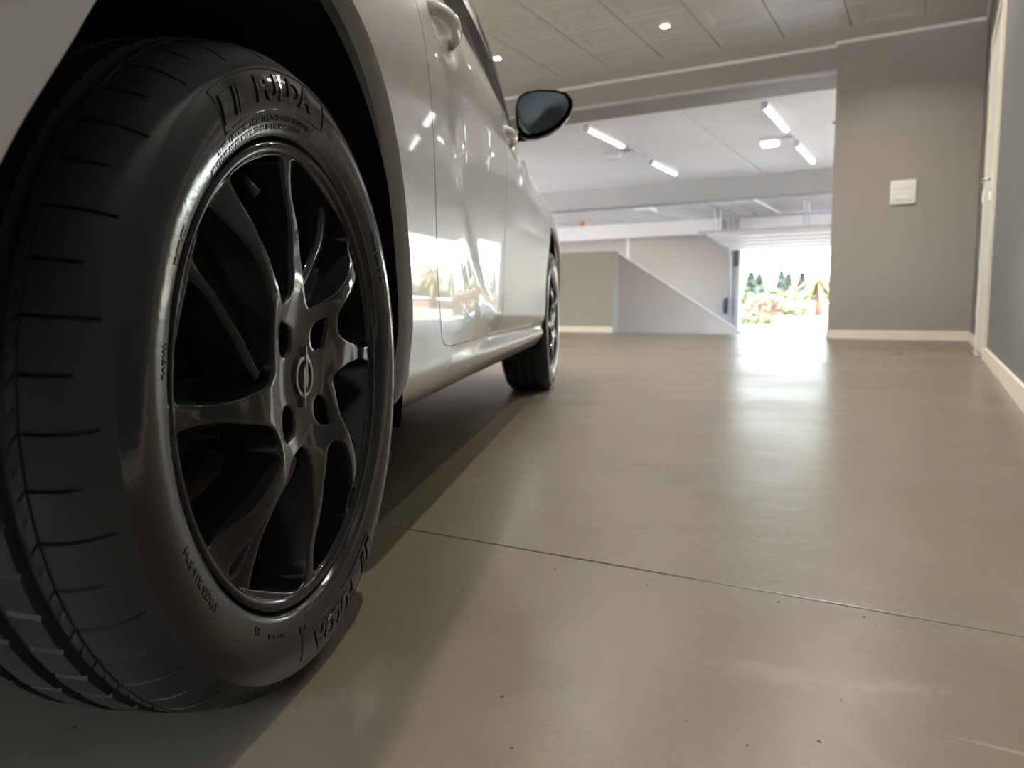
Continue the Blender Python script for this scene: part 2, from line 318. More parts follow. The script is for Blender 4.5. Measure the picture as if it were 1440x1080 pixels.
# batten lights: two runs of two tubes joined by conduit, with an emergency lamp between
def batten(p0, p1, label):
    p0 = on_z(*p0, ZB-.05); p1 = on_z(*p1, ZB-.05); xm = (p0[0]+p1[0])/2; L_ = p1[1]-p0[1]
    r = empty('batten_light', (xm, (p0[1]+p1[1])/2, ZB))
    MB().box((-.042, -L_/2, -.045), (.042, L_/2, 0)).build('housing', PLATE, r, bevel=.006)
    n = 10; rows = [[(.038*math.cos(PI+PI*k/n), y, -.040+.042*math.sin(PI+PI*k/n)) for k in range(n+1)] for y in (-L_/2+.02, L_/2-.02)]
    b = MB(); b.grid(rows); b.f += [tuple(range(n+1)), tuple(range(2*n+1, n, -1))]; b.build('diffuser', TUBEON, r, smooth=False)
    for s in (-1, 1): MB().box((-.040, s*L_/2-.012, -.088), (.040, s*L_/2+.012, -.002)).build('end_cap', GALV, r, bevel=.004)
    return tag(r, label, 'light', 'batten lights under the garage ceiling'), xm
_, x1 = batten((1075, 149), (1105, 183), 'white batten light nearer the opening, right of the ceiling joint')
batten((1121, 203), (1142, 228), 'white batten light by the cross beam, right of the ceiling joint')
_, x2 = batten((826, 181), (875, 206), 'white batten light nearer the opening, left of the ceiling joint')
batten((917, 228), (949, 245), 'white batten light by the cross beam, left of the ceiling joint')
for xm, (ex, ey), lb, lit in ((x1, (1083, 198), 'right of', 1), (x2, (862, 217), 'left of', 0)):
    y0 = on_z(ex, ey, ZB-.05)[1]; e0 = on_z(ex, ey, ZB-.05)[0]
    b = MB().tube([(xm, 11.20, ZB-.018), (xm, 12.20, ZB-.018)], .016, 8); cobj = b.build('conduit', GALV); MB().tube([(xm, y0, ZB-.018), (e0+.14, y0, ZB-.018)], .014, 8).build('branch', GALV, cobj)
    tag(cobj, 'thin grey conduit linking the batten lights %s the ceiling joint' % lb, 'conduit')
    r = empty('emergency_light', (e0, y0, ZB)); MB().box((-.13, -.10, -.065), (.13, .10, 0)).build('body', GALV, r, bevel=.01); MB().box((-.115, -.085, -.125), (.115, .085, -.063)).build('diffuser', TUBEON if lit else PLATE, r, bevel=.012)
    tag(r, 'small boxy emergency lamp %s the ceiling joint' % lb, 'light')
# sectional door parked under the ceiling, rails and hangers
dr = empty('sectional_door', (XD0, YE-.2, ZD)); ox, oy, oz = dr.location
def dbox(n, a, b_, m=DOORP, bev=0.): return MB().box((a[0]-ox, a[1]-oy, a[2]-oz), (b_[0]-ox, b_[1]-oy, b_[2]-oz)).build(n, m, dr, bevel=bev)
yp0 = 16.5; zp = on_y(1085, 326, yp0)[2]
for k in range(5):
    y0 = yp0+.47*k; o = dbox('door_panel', (XD0-.12, y0, zp-.05-.035*k), (XD1+.1, y0+.455, zp+.03-.035*k), DOORP, .008)
dbox('front_rail', (XD0-.30, yp0-.08, zp+.035), (XD1+.3, yp0-.02, zp+.085), GALV)
for x in (XD0-.16, XD1+.12):
    MB().tube([(x-ox, yp0-oy-.1, zp+.0-oz), (x-ox, 18.2-oy, zp-.10-oz), (x-ox, 18.62-oy, zp-.16-oz), (x-ox, 18.80-oy, zp-.42-oz), (x-ox, 18.84-oy, ZE0-oz)], .03, 8).build('track', GALV, dr, smooth=True)
    for k in range(5):
        MB().tube([(x-.09-ox, yp0+.2+.42*k-oy, zp-.02-.03*k-oz), (x+.09-ox, yp0+.2+.42*k-oy, zp-.02-.03*k-oz)], .04, 8).build('roller_bracket', GALV, dr)
for px, yy in ((1004, yp0), (1013, yp0+.3), (1023, 18.0), (1031, 18.0), (1130, yp0), (1136, yp0+.2)):
    q = on_y(px, 310, yy); MB().tube([(q[0]-ox, yy-oy, ZBM+.05-oz), (q[0]+.03-ox, yy-oy, zp+.03-oz)], .018, 6).build('hanger', GALV, dr)
for (pa, pb, yy, rr) in (((1028, 306), (1172, 298), 18.3, .025), ((1002, 291), (1016, 291), yp0, .02), ((1018, 305), (1032, 304), 18.0, .02), ((1122, 281), (1140, 280), yp0, .02)):
    A = on_y(*pa, yy); B = on_y(*pb, yy); MB().tube([(A[0]-ox, yy-oy, A[2]-oz), (B[0]-ox, yy-oy, B[2]-oz)], rr, 8).build('cross_rod', GALV, dr)
MB().tube([(on_y(1048, 292, 17.2)[0]-ox, 17.2-oy, on_y(1048, 292, 17.2)[2]-oz), (on_y(1063, 301, 17.9)[0]-ox, 17.9-oy, on_y(1063, 301, 17.9)[2]-oz)], .025, 6).build('closer_arm', GALV, dr)
tag(dr, 'white sectional garage door raised on its rails under the ceiling', 'garage door')
sbox('door_1', (XD0-.02, YE-.12, ZE0), (XD0+.07, YE, ZD), GALV, 'bluish grey jamb of the exit doorway', 'door frame')
q = on_y(1021, 430, YE-.08); b = MB(); b.tube([(0, 0, -.20), (0, 0, -.10), (0, 0, .10), (0, 0, .20)], [.04, .07, .07, .04], 10); co = b.build('cable_coil', DARKM, smooth=True); co.location = (q[0], YE-.10, q[2]); tag(co, 'dark coil hanging on the wall beside the exit', 'coil')
q = on_y(1036, 362, YE-.08); co = MB().box((-.06, -.06, -.22), (.06, .06, .22)).build('control_box', DARKM, bevel=.015); co.location = (q[0], YE-.07, q[2]); tag(co, 'narrow dark control box high beside the exit', 'control box')
q = on_z(818, 313, ZBM); co = MB().tube([(0, 0, 0), (0, 0, -.05), (0, 0, -.10)], [.07, .07, .03], 12).build('beacon', ORANGE, smooth=True); co.location = (q[0], q[1], ZBM+.012); tag(co, 'small orange beacon on the boarded ceiling', 'beacon')
# ------------------------------------------------------------------ details on the walls of the near room
pl = empty('wall_control_panel', (-.357, YW, 1.329)); S_ = .112
MB().box((-S_, -.022, .0), (S_, 0, .228)).build('frame', PLATE, pl, bevel=.006); MB().box((-S_+.025, -.027, .025), (S_-.025, -.02, .203)).build('face', DOORM, pl, bevel=.003)
for r_ in range(3): MB().box((-S_+.035, -.032, .045+.052*r_), (S_-.035-.03*(r_ == 0), -.026, .08+.052*r_)).build('switch_row', PLATE, pl, bevel=.002)
tag(pl, 'square white control panel on the taupe end wall', 'control panel')
q = on_y(1174, 173, YL+.1); hk = MB().tube([(-.005, 0, 0), (-.03, 0, 0), (-.04, 0, .012)], .012, 8).build('wall_hook', DARKM, smooth=True); hk.location = (-1.0, YL+.1, q[2]); tag(hk, 'tiny dark hook on the edge of the end wall', 'hook')
dn, dfar, dt = 5.68, 6.93, 2.335
do = struct(MB().box((XR-.022, dn, 0), (XR+.02, dn+.08, dt)).box((XR-.022, dfar-.08, 0), (XR+.02, dfar, dt)).box((XR-.022, dn+.08, dt-.08), (XR+.02, dfar-.08, dt)).build('door_2', CREAM, bevel=.003), 'off-white door with a steel lever in the slate wall', 'door')
MB().box((XR-.012, dn+.085, .012), (XR+.01, dfar-.085, dt-.085)).build('leaf', DOORM, do)
yl = 5.98
MB().tube([(XR-.01, yl, 1.175), (XR-.060, yl, 1.175), (XR-.066, yl+.02, 1.175), (XR-.066, yl+.13, 1.172)], .0095, 10).build('lever', METAL, do, smooth=True)
MB().box((XR-.017, yl-.022, 1.12), (XR-.010, yl+.022, 1.215)).build('rose_plate', METAL, do, bevel=.003); MB().box((XR-.026, yl-.016, 1.035), (XR-.010, yl+.016, 1.09)).build('lock_cylinder', METAL, do, bevel=.004)
for z in (.25, 1.12, 2.0): MB().box((XR-.030, dfar-.075, z), (XR-.012, dfar-.045, z+.085)).build('hinge', METAL, do, bevel=.003)
ds = MB().box((.215, 5.93, .001), (.262, 6.55, .012)).build('door_stop_plate', CLEAR, bevel=.003); tag(ds, 'clear plastic strip lying on the floor by the door', 'plastic strip')
# grit on the floor
gm = MB(); gm.v = [(.006, 0, 0), (0, .004, 0), (-.005, .001, 0), (-.001, -.004, 0), (.001, 0, .003), (-.002, .001, .0025)]; gm.f = [(0, 1, 4), (1, 5, 4), (1, 2, 5), (2, 3, 5), (3, 4, 5), (3, 0, 4), (0, 3, 2, 1)]
gme = gm.mesh('grit_crumb'); GRIT = mat('dark_grit', (.05, .04, .03), .8, noise=.2, nscale=200); gme.materials.append(GRIT)
for i, (px, py) in enumerate(((1410, 645), (1183, 985), (1215, 868), (910, 823), (706, 980), (964, 1014), (1050, 1048), (1152, 1043), (780, 800), (650, 830), (1066, 755), (1318, 691), (1095, 847), (720, 1052), (105, 1023), (1232, 880))):
    q = on_z(px, py, 0); o = link('grit_crumb', gme, GRIT); o.location = (q[0], q[1], 0); o.rotation_euler = (0, 0, i*1.7); k_ = .25+.25*((i*7) % 5)/4; o.scale = (k_, k_, k_)
    tag(o, 'tiny dark crumb of grit on the concrete floor', 'grit', 'grit crumbs on the concrete floor')
# ------------------------------------------------------------------ outdoors
GRASS = mat('dry_grass_ground', (.13, .115, .07), .95, noise=.25, nscale=.6)
DRIVE = mat('pale_driveway', (.66, .63, .58), .9, noise=.06, nscale=.5)
GREENA = mat('leaf_green', (.045, .060, .022), .6, noise=.35, nscale=2); GREEND = mat('conifer_green', (.028, .045, .034), .7, noise=.3, nscale=2); REDL = mat('dry_bush_leaf', (.10, .065, .045), .7, noise=.25, nscale=2); PALML = mat('palm_leaf', (.10, .095, .03), .6, noise=.25, nscale=2)
BARK = mat('bark', (.075, .05, .035), .9, noise=.2); PINK = mat('pinkish_wall', (.18, .125, .10), .9, noise=.08, nscale=1)
def ground(n, pts, z0, m, l, c): return struct(MB().prism(pts, lambda p: (p[0], p[1], p[2]-.4), lambda p: p).build(n, m), l, c)
ground('ground', [(-90, YE+.4, ZE0-.02), (60, YE+.4, ZE0-.02), (60, 45, -.62), (-90, 45, -.62)], 0, GRASS, 'dry grassy ground outside the exit', 'ground')
ground('ground_far', [(-250, 45, -.62), (200, 45, -.62), (1500, 2500, -.2), (-2500, 2500, -.2)], 0, GRASS, 'dry ground stretching to the trees', 'ground')
ground('driveway', [(-6, YE+.41, ZE0-.004), (6, YE+.41, ZE0-.004), (10, 60, -.585), (-9.8, 43, -.645)], 0, DRIVE, 'pale sunlit driveway outside the exit', 'driveway')
ground('reflector', [(3.72, -40, -.30), (40, -40, -.30), (40, YE+.4, -.45), (3.72, YE+.4, -.45)], 0, DRIVE, 'unseen paved forecourt on the slate-wall side', 'pavement')  # unseen pale paving on three sides, added to bounce daylight in through the windows
ground('side_reflector', [(-45, -40, -.30), (-12.72, -40, -.30), (-12.72, YE+.4, -.45), (-45, YE+.4, -.45)], 0, DRIVE, 'unseen pale paving added on the low-wall side to bounce daylight', 'pavement')
ground('rear_reflector', [(-12.7, -40, -.36), (3.7, -40, -.36), (3.7, YB-.3, -.36), (-12.7, YB-.3, -.36)], 0, DRIVE, 'unseen pale paving added behind the building to bounce daylight', 'pavement')
def foliage(cx, cy, z0, rx, rz, n, ls, m, parent, shape='ball', seed=0):
    rnd = random.Random(seed); b = MB()
    for i in range(n):
        t = rnd.random(); a = rnd.random()*2*PI
        if shape == 'ball':
            ph = math.acos(1-1.7*t); k = .62+.38*rnd.random(); q = Vector((rx*k*math.sin(ph)*math.cos(a), rx*k*math.sin(ph)*math.sin(a), z0+rz*(.45+.55*k*math.cos(ph))))
        else:
            k = (1-t)**.8*(.5+.5*rnd.random()); q = Vector((rx*k*math.cos(a), rx*k*math.sin(a), z0+rz*t))
        n_ = Vector((rnd.gauss(0, 1), rnd.gauss(0, 1), rnd.gauss(0, 1))).normalized(); u_ = n_.orthogonal().normalized()*ls*(.6+.8*rnd.random()); w_ = n_.cross(u_)*.6
        b.v += [tuple(q-u_), tuple(q-w_), tuple(q+u_), tuple(q+w_)]; k0 = len(b.v)-4; b.f.append((k0, k0+1, k0+2, k0+3))
    o = b.build('foliage', m, parent, recalc=False); return o
def gz(y): return interp(y, [19.4, 45, 320], [ZE0-.02, -.62, -.2])
def plant(name, px, py_top, y, wpx, m, label, cat, group, shape='ball', n=700, ls=.12, seed=1):
    q = on_y(px, py_top, y); z0 = gz(q[1]); h = q[2]-z0; rx = wpx/FPX*y*1.15/2
    r = empty(name, (q[0], q[1], z0)); foliage(0, 0, h*(.12 if shape == 'ball' else .05), rx, h*(.88 if shape == 'ball' else .95), n, ls, m, r, shape, seed)
    MB().tube([(0, 0, -.1), (0, 0, h*.5)], [max(.04, h*.03), .02], 7).build('trunk', BARK, r); tag(r, label, cat, group); return r
bush = 'bushes beside the driveway'
plant('bush', 1058, 442, 38, 52, GREENA, 'low green bush beside the driveway, left of the dry bush', 'bush', bush, seed=2)
plant('bush', 1046, 411, 47, 66, GREENA, 'tall green bush behind the low green one', 'bush', bush, seed=3)
plant('bush', 1074, 414, 43, 48, REDL, 'reddish dry bush between the green bushes', 'bush', bush, seed=4)
plant('bush', 1106, 430, 51, 46, GREENA, 'flat green bush at the edge of the driveway', 'bush', bush, seed=5)
for i, (px, py, w_, lb) in enumerate(((1100, 408, 60, 'round grey-green tree below the twin conifers'), (1135, 410, 54, 'round grey-green tree below the lone conifer'), (1180, 405, 80, 'broad green tree behind the palm'), (1230, 400, 80, 'broad green tree to the far side of the palm'))):
    plant('tree', px, py, (78, 92, 106, 120)[i], w_, GREENA, lb, 'tree', 'round trees beyond the wall', n=900, ls=.3, seed=10+i)
for i, (px, py, w_, lb) in enumerate(((1056, 385, 22, 'bushy dark conifer next to the exit jamb'), (1068, 387, 20, 'second bushy conifer, beside the first'), (1099, 382, 18, 'tallest slim conifer of the pair'), (1109, 387, 12, 'shorter slim conifer of the pair'), (1128, 385, 18, 'lone dark conifer near the palm'))):
    plant('conifer', px, py, 118+9*((i*2) % 6)+(i//3)*5, w_, GREEND, lb, 'tree', 'conifers on the skyline', 'cone', 900, .5, 20+i)
# palm
q = on_y(1153, 380, 60); z0 = gz(60); H_ = q[2]-z0; pm = empty('palm', (q[0], 60, z0))
MB().tube([(0, 0, -.1), (.05, 0, H_*.4), (0, 0, H_*.85)], [.26, .26, .30], 9).build('trunk', BARK, pm, smooth=True)
for k in range(44):
    a = 2*PI*k*.382+random.uniform(-.1, .1); el = random.uniform(-.9, 1.3); Lf = random.uniform(1.2, 1.7); b = MB(); rows = []
    for t in np.linspace(0, 1, 7):
        rad = Lf*t*math.cos(el*.7); zz = H_*.86+Lf*(math.sin(el)*t*.9-.55*t*t); wd = .15*math.sin(PI*min(1, t*.9+.08)); dx, dy = math.cos(a), math.sin(a)
        rows.append([(rad*dx-wd*dy, rad*dy+wd*dx, zz-.08), (rad*dx, rad*dy, zz), (rad*dx+wd*dy, rad*dy-wd*dx, zz-.08)])
    b.grid(rows); b.build('frond', PALML if k % 3 else REDL, pm)
tag(pm, 'short yellowish fan palm beside the driveway', 'palm')
A = on_y(1085, 427, 62); B = on_y(1240, 424, 62); bw = MB().box((A[0], 62, gz(62)-.2), (B[0]+8, 62.3, A[2])).build('boundary_wall', PINK); MB().box((A[0]-.1, 61.9, A[2]), (B[0]+8.1, 62.4, A[2]+.15)).build('coping', WHITE, bw); tag(bw, 'low pinkish boundary wall across the driveway', 'wall')
q = on_y(1112, 410, 55); MB().tube([(0, 0, 0), (0, 0, q[2]-gz(55)+.3)], .05, 8).build('lamp_post', PLATE); po = bpy.data.objects['lamp_post']; po.location = (q[0], 55, gz(55)-.02); tag(po, 'thin pale post standing before the boundary wall', 'post')
# ------------------------------------------------------------------ the car
TH = 0.36717; HUBX, HUBY, HUBZ = -0.54365, 0.54236, 0.3029; WB = 2.606; HW = .845
fw = Vector((-math.sin(TH), math.cos(TH), 0)); rt = Vector((math.cos(TH), math.sin(TH), 0))
UC = WB/2
root = empty('car', Vector((HUBX, HUBY, 0))+fw*UC-rt*HW, TH+PI/2)
tag(root, 'pale warm grey five-door hatchback with gloss black wheels', 'car')
def P(u, v, z): return (u-UC, -(v+HW), z)
# ---- wheels (local frame: x forward, -y outward, z up, origin at the hub in the rim lip plane)
def wp(r, a, d): return (r*math.cos(a), -d, r*math.sin(a))
TR = .310
PROF = [(.2185, -.020), (.2205, -.010), (.2245, -.003), (.2270, .0030), (.2288, .0048), (.2330, .0062), (.2380, .0075), (.2430, .0086), (.2490, .0097), (.2560, .0106), (.266, .0109), (.275, .0090), (.2815, .0058), (.2835, .0052), (.2845, .0030), (.2890, -.0015), (.2935, -.0065), (.2975, -.0120), (.3010, -.0185), (.3035, -.0255), (.3052, -.0325), (.3064, -.0400), (.3066, -.0412), (.3050, -.0416), (.3050, -.0428), (.3070, -.0432), (.3076, -.0500), (.3030, -.0506), (.3012, -.0516), (.3012, -.0614), (.3030, -.0624), (.3086, -.0630), (.3094, -.0760), (.3096, -.0850), (.3050, -.0856), (.3026, -.0866), (.3026, -.0974), (.3050, -.0984), (.3096, -.0990), (.3094, -.1130), (.3088, -.1220), (.3040, -.1226), (.3020, -.1236), (.3020, -.1344), (.3040, -.1354), (.3078, -.1360), (.3068, -.1480), (.3050, -.1560), (.3010, -.1660), (.2950, -.1740), (.2850, -.1820), (.2650, -.1890), (.2450, -.1860), (.2300, -.1780), (.2185, -.1650)]
def dprof(r):
    xs = [p[0] for p in PROF[:20]]; ys = [p[1] for p in PROF[:20]]
    return interp(r, xs, ys)
def squash(r, a, d):
    x, y, z = wp(r, a, d)
    if z < -HUBZ:
        z = -HUBZ
    elif z < -HUBZ+.035 and -.02 < d: y -= .004*(1-(z+HUBZ)/.035)
    return (x, y, z)
def make_tyre():
    NS = 54; angs = []
    for k in range(NS):
        p = 2*PI/NS*(1+.0) ; a0 = p*k
        for q, g in ((0, 0), (.085, 0), (.10, 1), (.16, 1), (.175, 0), (.40, 0), (.52, 0), (.60, 2), (.62, 2), (.70, 0), (.85, 0)):
            angs.append((a0+q*p, g, k))
    rows = []
    for a, g, k in angs:
        row = []
        for r, d in PROF:
            rr, aa = r, a
            lat = d
            if -.20 < lat < -.004 and r > .29:
                # curved lateral grooves of the outer shoulder
                if lat > -.0433:
                    x = (lat+.0433)/.039
                    aa = a+.012*x-.010*x*x
                    if g == 1 and lat < (-.006 if k % 2 else -.014): rr = r-.0045
                elif -.15 < lat < -.04 and r > .305:
                    aa = a+.03*math.sin((lat+.09)*30)
                    if g == 2 and (lat > -.09 or k % 2): rr = r-.0025
                elif lat <= -.136:
                    if g == 1: rr = r-.0045
            row.append(squash(rr, aa, lat))
        rows.append(row)
    b = MB(); b.grid(rows, close_v=True)
    me = b.mesh('tyre'); me.materials.append(SIDEW); me.materials.append(RUBBER)
    nc = len(PROF)-1
    bm = bmesh.new(); bm.from_mesh(me); bmesh.ops.recalc_face_normals(bm, faces=bm.faces)
    for e in bm.edges:
        if len(e.link_faces) == 2 and e.calc_face_angle(0) > .6: e.smooth = False
    bm.to_mesh(me); bm.free()
    me.polygons.foreach_set('use_smooth', [True]*len(me.polygons))
    for i, p in enumerate(me.polygons): p.material_index = 0 if (i % nc) < 13 else 1
    return me
def text_mesh(s, size, bold=0., extr=.5):
    cu = bpy.data.curves.new('t', 'FONT'); cu.body = s; cu.size = size; cu.offset = bold; cu.extrude = extr; cu.align_x = 'CENTER'; cu.align_y = 'CENTER'; cu.resolution_u = 3
    o = bpy.data.objects.new('t', cu); COL.objects.link(o)
    dg = bpy.context.evaluated_depsgraph_get(); me = bpy.data.meshes.new_from_object(o.evaluated_get(dg))
    bpy.data.objects.remove(o); bpy.data.curves.remove(cu); return me
def arc_text(s, size, r0, a0, raise_=.0012, bold=0., stretch=1., fn=dprof, skew=0.):
    me = text_mesh(s, size, bold, .5)
    bm = bmesh.new(); bm.from_mesh(me)
    bmesh.ops.triangulate(bm, faces=bm.faces); bmesh.ops.subdivide_edges(bm, edges=[e for e in bm.edges if e.calc_length() > size*.3], cuts=1)
    for v in bm.verts:
        x, y, z = v.co; x = (x+skew*y)*stretch; r = r0+y; a = a0-x/r0
        v.co = wp(r, a, fn(r)+(raise_ if z > 0 else -.003))
    bm.to_mesh(me); bm.free(); return me
def spoke(path, D, tl, tr, h0, flank=(.004, .004), m=GLOSSB, parent=None, name='spoke', n=26):
    """loft a spoke: path rows (r, angle deg, width), tl/tr tilt of the face edges"""
    rs = np.array([(r*math.cos(math.radians(a)), r*math.sin(math.radians(a)), w_) for r, a, w_ in path]); tt = np.linspace(0, 1, len(path)); T = np.linspace(0, 1, n)
    # smooth (Catmull style) interpolation
    def cr(t):
        k = min(len(path)-2, int(t*(len(path)-1))); q = t*(len(path)-1)-k
        p0 = rs[max(k-1, 0)]; p1 = rs[k]; p2 = rs[k+1]; p3 = rs[min(k+2, len(path)-1)]
        return .5*((2*p1)+(-p0+p2)*q+(2*p0-5*p1+4*p2-p3)*q*q+(-p0+3*p1-3*p2+p3)*q**3)
    pts = [cr(t) for t in T]; rows = []
    for i, p in enumerate(pts):
        t = pts[min(i+1, n-1)]-pts[max(i-1, 0)]; t = t[:2]/np.linalg.norm(t[:2]); nn = np.array([-t[1], t[0]]); w_ = p[2]; q = T[i]
        h = h0(q); L_, R_ = tl(q), tr(q); e = min(.004, w_*.2)
        sec = [(w_/2+flank[0]+D*.10, h-D), (w_/2+flank[0]*.5, h-D*.55+L_*.5), (w_/2, h+L_-e*1.3), (w_/2-e*.35, h+L_-e*.35), (w_/2-e*1.3, h+L_), (w_*.2, h+(L_*.7+R_*.3)+.0012), (0, h+(L_+R_)/2+.0016), (-w_*.2, h+(L_*.3+R_*.7)+.0012), (-w_/2+e*1.3, h+R_), (-w_/2+e*.35, h+R_-e*.35), (-w_/2, h+R_-e*1.3), (-w_/2-flank[1]*.5, h-D*.55+R_*.5), (-w_/2-flank[1]-D*.10, h-D)]
        rows.append([(p[0]+nn[0]*o, -d, p[1]+nn[1]*o) for o, d in sec])
    b = MB(); b.grid(rows, close_u=True); k = len(rows[0]); o = (n-1)*k
    b.f.append(tuple(range(k))); b.f.append(tuple(range(o+k-1, o-1, -1)))
    return b.build(name, m, parent, smooth=True, angle=1.0)
def lathe(prof, n=96, a0=0., a1=2*PI):
    rows = []
    full = abs(a1-a0-2*PI) < 1e-6
    for k in range(n if full else n+1):
        a = a0+(a1-a0)*k/n; rows.append([wp(r, a, d) for r, d in prof])
    return MB().grid(rows, close_v=full)
def make_wheel(parent):
    rim = lathe([(.2215, -.020), (.2225, -.010), (.2228, -.003), (.2215, .0), (.2180, .0008), (.2130, -.0012), (.2108, -.004), (.2098, -.009), (.2080, -.018), (.2040, -.032), (.1960, -.045), (.1930, -.070), (.1920, -.120), (.2000, -.150), (.2180, -.175), (.2230, -.185)], 120).build('wheel', GLOSSB, parent, smooth=True)
    ty = link('tyre', make_tyre(), None, rim)
    for a0 in (100.5, -79.5):
        a = math.radians(a0)
        o = link('brand_lettering', arc_text('FULDA', .029, .2645, a-.03, .0014, .0009, 1.28, skew=.10), SIDEW, rim); o['label'] = 'raised tyre brand lettering FULDA'
        b = MB()
        for i, wd in enumerate((.013, .0035, .0035)):           # slanted bars before the word
            aa = a+.385-(0, .052, .075)[i]
            pts = []
            for q in range(4): r = .254+.021*q/3; pts.append((r, aa-.02*q/3))
            rows = [[wp(r, x+wd/.2645, dprof(r)-.002), wp(r, x+wd/.2645, dprof(r)+.0014), wp(r, x, dprof(r)+.0014), wp(r, x, dprof(r)-.002)] for r, x in pts]
            b.grid(rows, close_u=True)
        b.build('brand_bars', SIDEW, rim)
        # thin raised frame around the brand panel
        b = MB()
        for r in (.2475, .2805):
            b.tube([wp(r, a-.36+.80*k/24, dprof(r)+.0002) for k in range(25)], .0007, 5)
        for x in (a-.36, a+.44): b.tube([wp(.2475+.033*k/4, x, dprof(.2475+.033*k/4)+.0002) for k in range(5)], .0007, 5)
        b.build('brand_frame', SIDEW, rim)
    small = [('TREAD 1 POLYESTER 2 STEEL 1 NYLON SIDEWALL 1 POLYESTER', .0062, .2405, 108), ('MAX LOAD 545 KG  MAX PRESSURE 350 KPA  NEVER EXCEED', .0062, .2335, 112), ('195/55 R16 87H', .010, .2465, 32), ('TUBELESS', .007, .2380, 152), ('RADIAL', .007, .2380, 172), ('E4', .009, .2400, 238.5), ('M+S TUBELESS', .0055, .2425, 248), ('950', .010, .2440, 261), ('195/55 R16 87H', .010, .2465, 212)]
    for s, z, r, a0 in small:
        o = link('sidewall_marking', arc_text(s, z, r, math.radians(a0), .0007, .0002, 1.05), SIDEW, rim)
    # wheel face: one plate with four big and four small windows and teardrop lug openings, flanks running inward
    def pol(lst, K): return [(r*math.cos(math.radians(t+K)), r*math.sin(math.radians(t+K))) for r, t in lst]
    def closed(pts, n):
        pts = np.array(pts); m_ = len(pts); out = []
        for i in range(m_):
            p0, p1, p2, p3 = pts[i-1], pts[i], pts[(i+1) % m_], pts[(i+2) % m_]; k_ = max(2, int(round(n*np.linalg.norm(p2-p1)/per(pts))))
            for j in range(k_):
                q = j/k_; t = .42
                m1 = t*(p2-p0); m2 = t*(p3-p1); out.append((2*q**3-3*q*q+1)*p1+(q**3-2*q*q+q)*m1+(-2*q**3+3*q*q)*p2+(q**3-q*q)*m2)
        return np.array(out)
    def per(pts): return sum(np.linalg.norm(pts[i]-pts[i-1]) for i in range(len(pts)))
    def F(x, y):
        r = math.hypot(x, y); t = math.degrees(math.atan2(y, x)); q = sstep(r, .07, .12)*(1-sstep(r, .165, .208))
        return -.0035*sstep(r, .16, .21)+.010*sstep(r, .036, .110)*(1-sstep(r, .130, .208))+.0055*q*math.sin(math.radians(4*(t-111)))
    WA = [(.2102, 123.8), (.2108, 116), (.2108, 104), (.2102, 95.9), (.196, 95.3), (.165, 96.3), (.130, 101), (.105, 106.5), (.092, 112), (.087, 118), (.089, 126), (.097, 131.5), (.115, 132), (.140, 130), (.165, 128), (.195, 125)]
    WB_ = [(.2102, 89.2), (.2108, 80), (.2108, 53), (.2102, 45.4), (.200, 44.0), (.160, 44.2), (.130, 46.6), (.105, 51), (.086, 58), (.074, 67), (.067, 78), (.074, 88), (.092, 92), (.126, 93.3), (.160, 92.8), (.195, 91.0)]
    cu = bpy.data.curves.new('face', 'CURVE'); cu.dimensions = '2D'; cu.fill_mode = 'BOTH'
    def spl(pts):
        s = cu.splines.new('POLY'); s.points.add(len(pts)-1); s.use_cyclic_u = True
        for q, (x, y) in zip(s.points, pts): q.co = (x, y, 0, 1)
    spl([(.2135*math.cos(2*PI*i/144), .2135*math.sin(2*PI*i/144)) for i in range(144)])
    loops = []
    for k in range(4):
        for W_, fl_ in ((WA, .013), (WB_, .015)):
            c_ = closed(pol(W_, -90*k), 88); loops.append((c_, fl_, .046)); spl(c_)
        a0 = math.radians(136-90*k); pts = []
        for i in range(32):
            t = 2*PI*i/32; ex = .0170*math.cos(t); ey = .0165*math.sin(t)
            if ex > 0: ex *= 1.5; ey *= (1-.45*(ex/.0255)**1.5)
            R = .0545+ex; pts.append((R*math.cos(a0)-ey*math.sin(a0), R*math.sin(a0)+ey*math.cos(a0)))
        loops.append((np.array(pts), .002, .040)); spl(pts)
    o = bpy.data.objects.new('face', cu); COL.objects.link(o); dg = bpy.context.evaluated_depsgraph_get(); me = bpy.data.meshes.new_from_object(o.evaluated_get(dg)); bpy.data.objects.remove(o)
    bm = bmesh.new(); bm.from_mesh(me); bmesh.ops.remove_doubles(bm, verts=bm.verts, dist=1e-5); bmesh.ops.triangulate(bm, faces=bm.faces)
    for it in range(4):
        bmesh.ops.subdivide_edges(bm, edges=[e for e in bm.edges if e.calc_length() > .009 and not e.is_boundary], cuts=1); bmesh.ops.triangulate(bm, faces=bm.faces)
    bmesh.ops.beautify_fill(bm, faces=bm.faces, edges=[e for e in bm.edges if not e.is_boundary])
    for v in bm.verts: x, y, z = v.co; v.co = (x, -F(x, y), y)
    bm.to_mesh(me); bm.free(); me.materials.clear()
    b = MB(); b.v = [tuple(v.co) for v in me.vertices]; b.f = [tuple(p.vertices) for p in me.polygons]
    for c_, fl_, D in loops:
        n_ = len(c_); area = sum(c_[i-1][0]*c_[i][1]-c_[i][0]*c_[i-1][1] for i in range(n_)); sg = 1 if area > 0 else -1; rows = []
        nrm = []
        for i in range(n_):
            t = c_[(i+1) % n_]-c_[i-1]; t = t/np.linalg.norm(t); nrm.append(np.array([-t[1], t[0]])*sg)
        for off, dd in ((0, 0), (.0009, -.00025), (.0017, -.0010), (.0022, -.0022), (.0026, -.0045), (.0026+fl_*.5, -D*.55), (.0026+fl_, -D)):
            row = []
            for i in range(n_):
                q = c_[i]+nrm[i]*off; row.append((q[0], -(F(*c_[i])+dd), q[1]))
            rows.append(row)
        b.grid(rows, close_u=True)
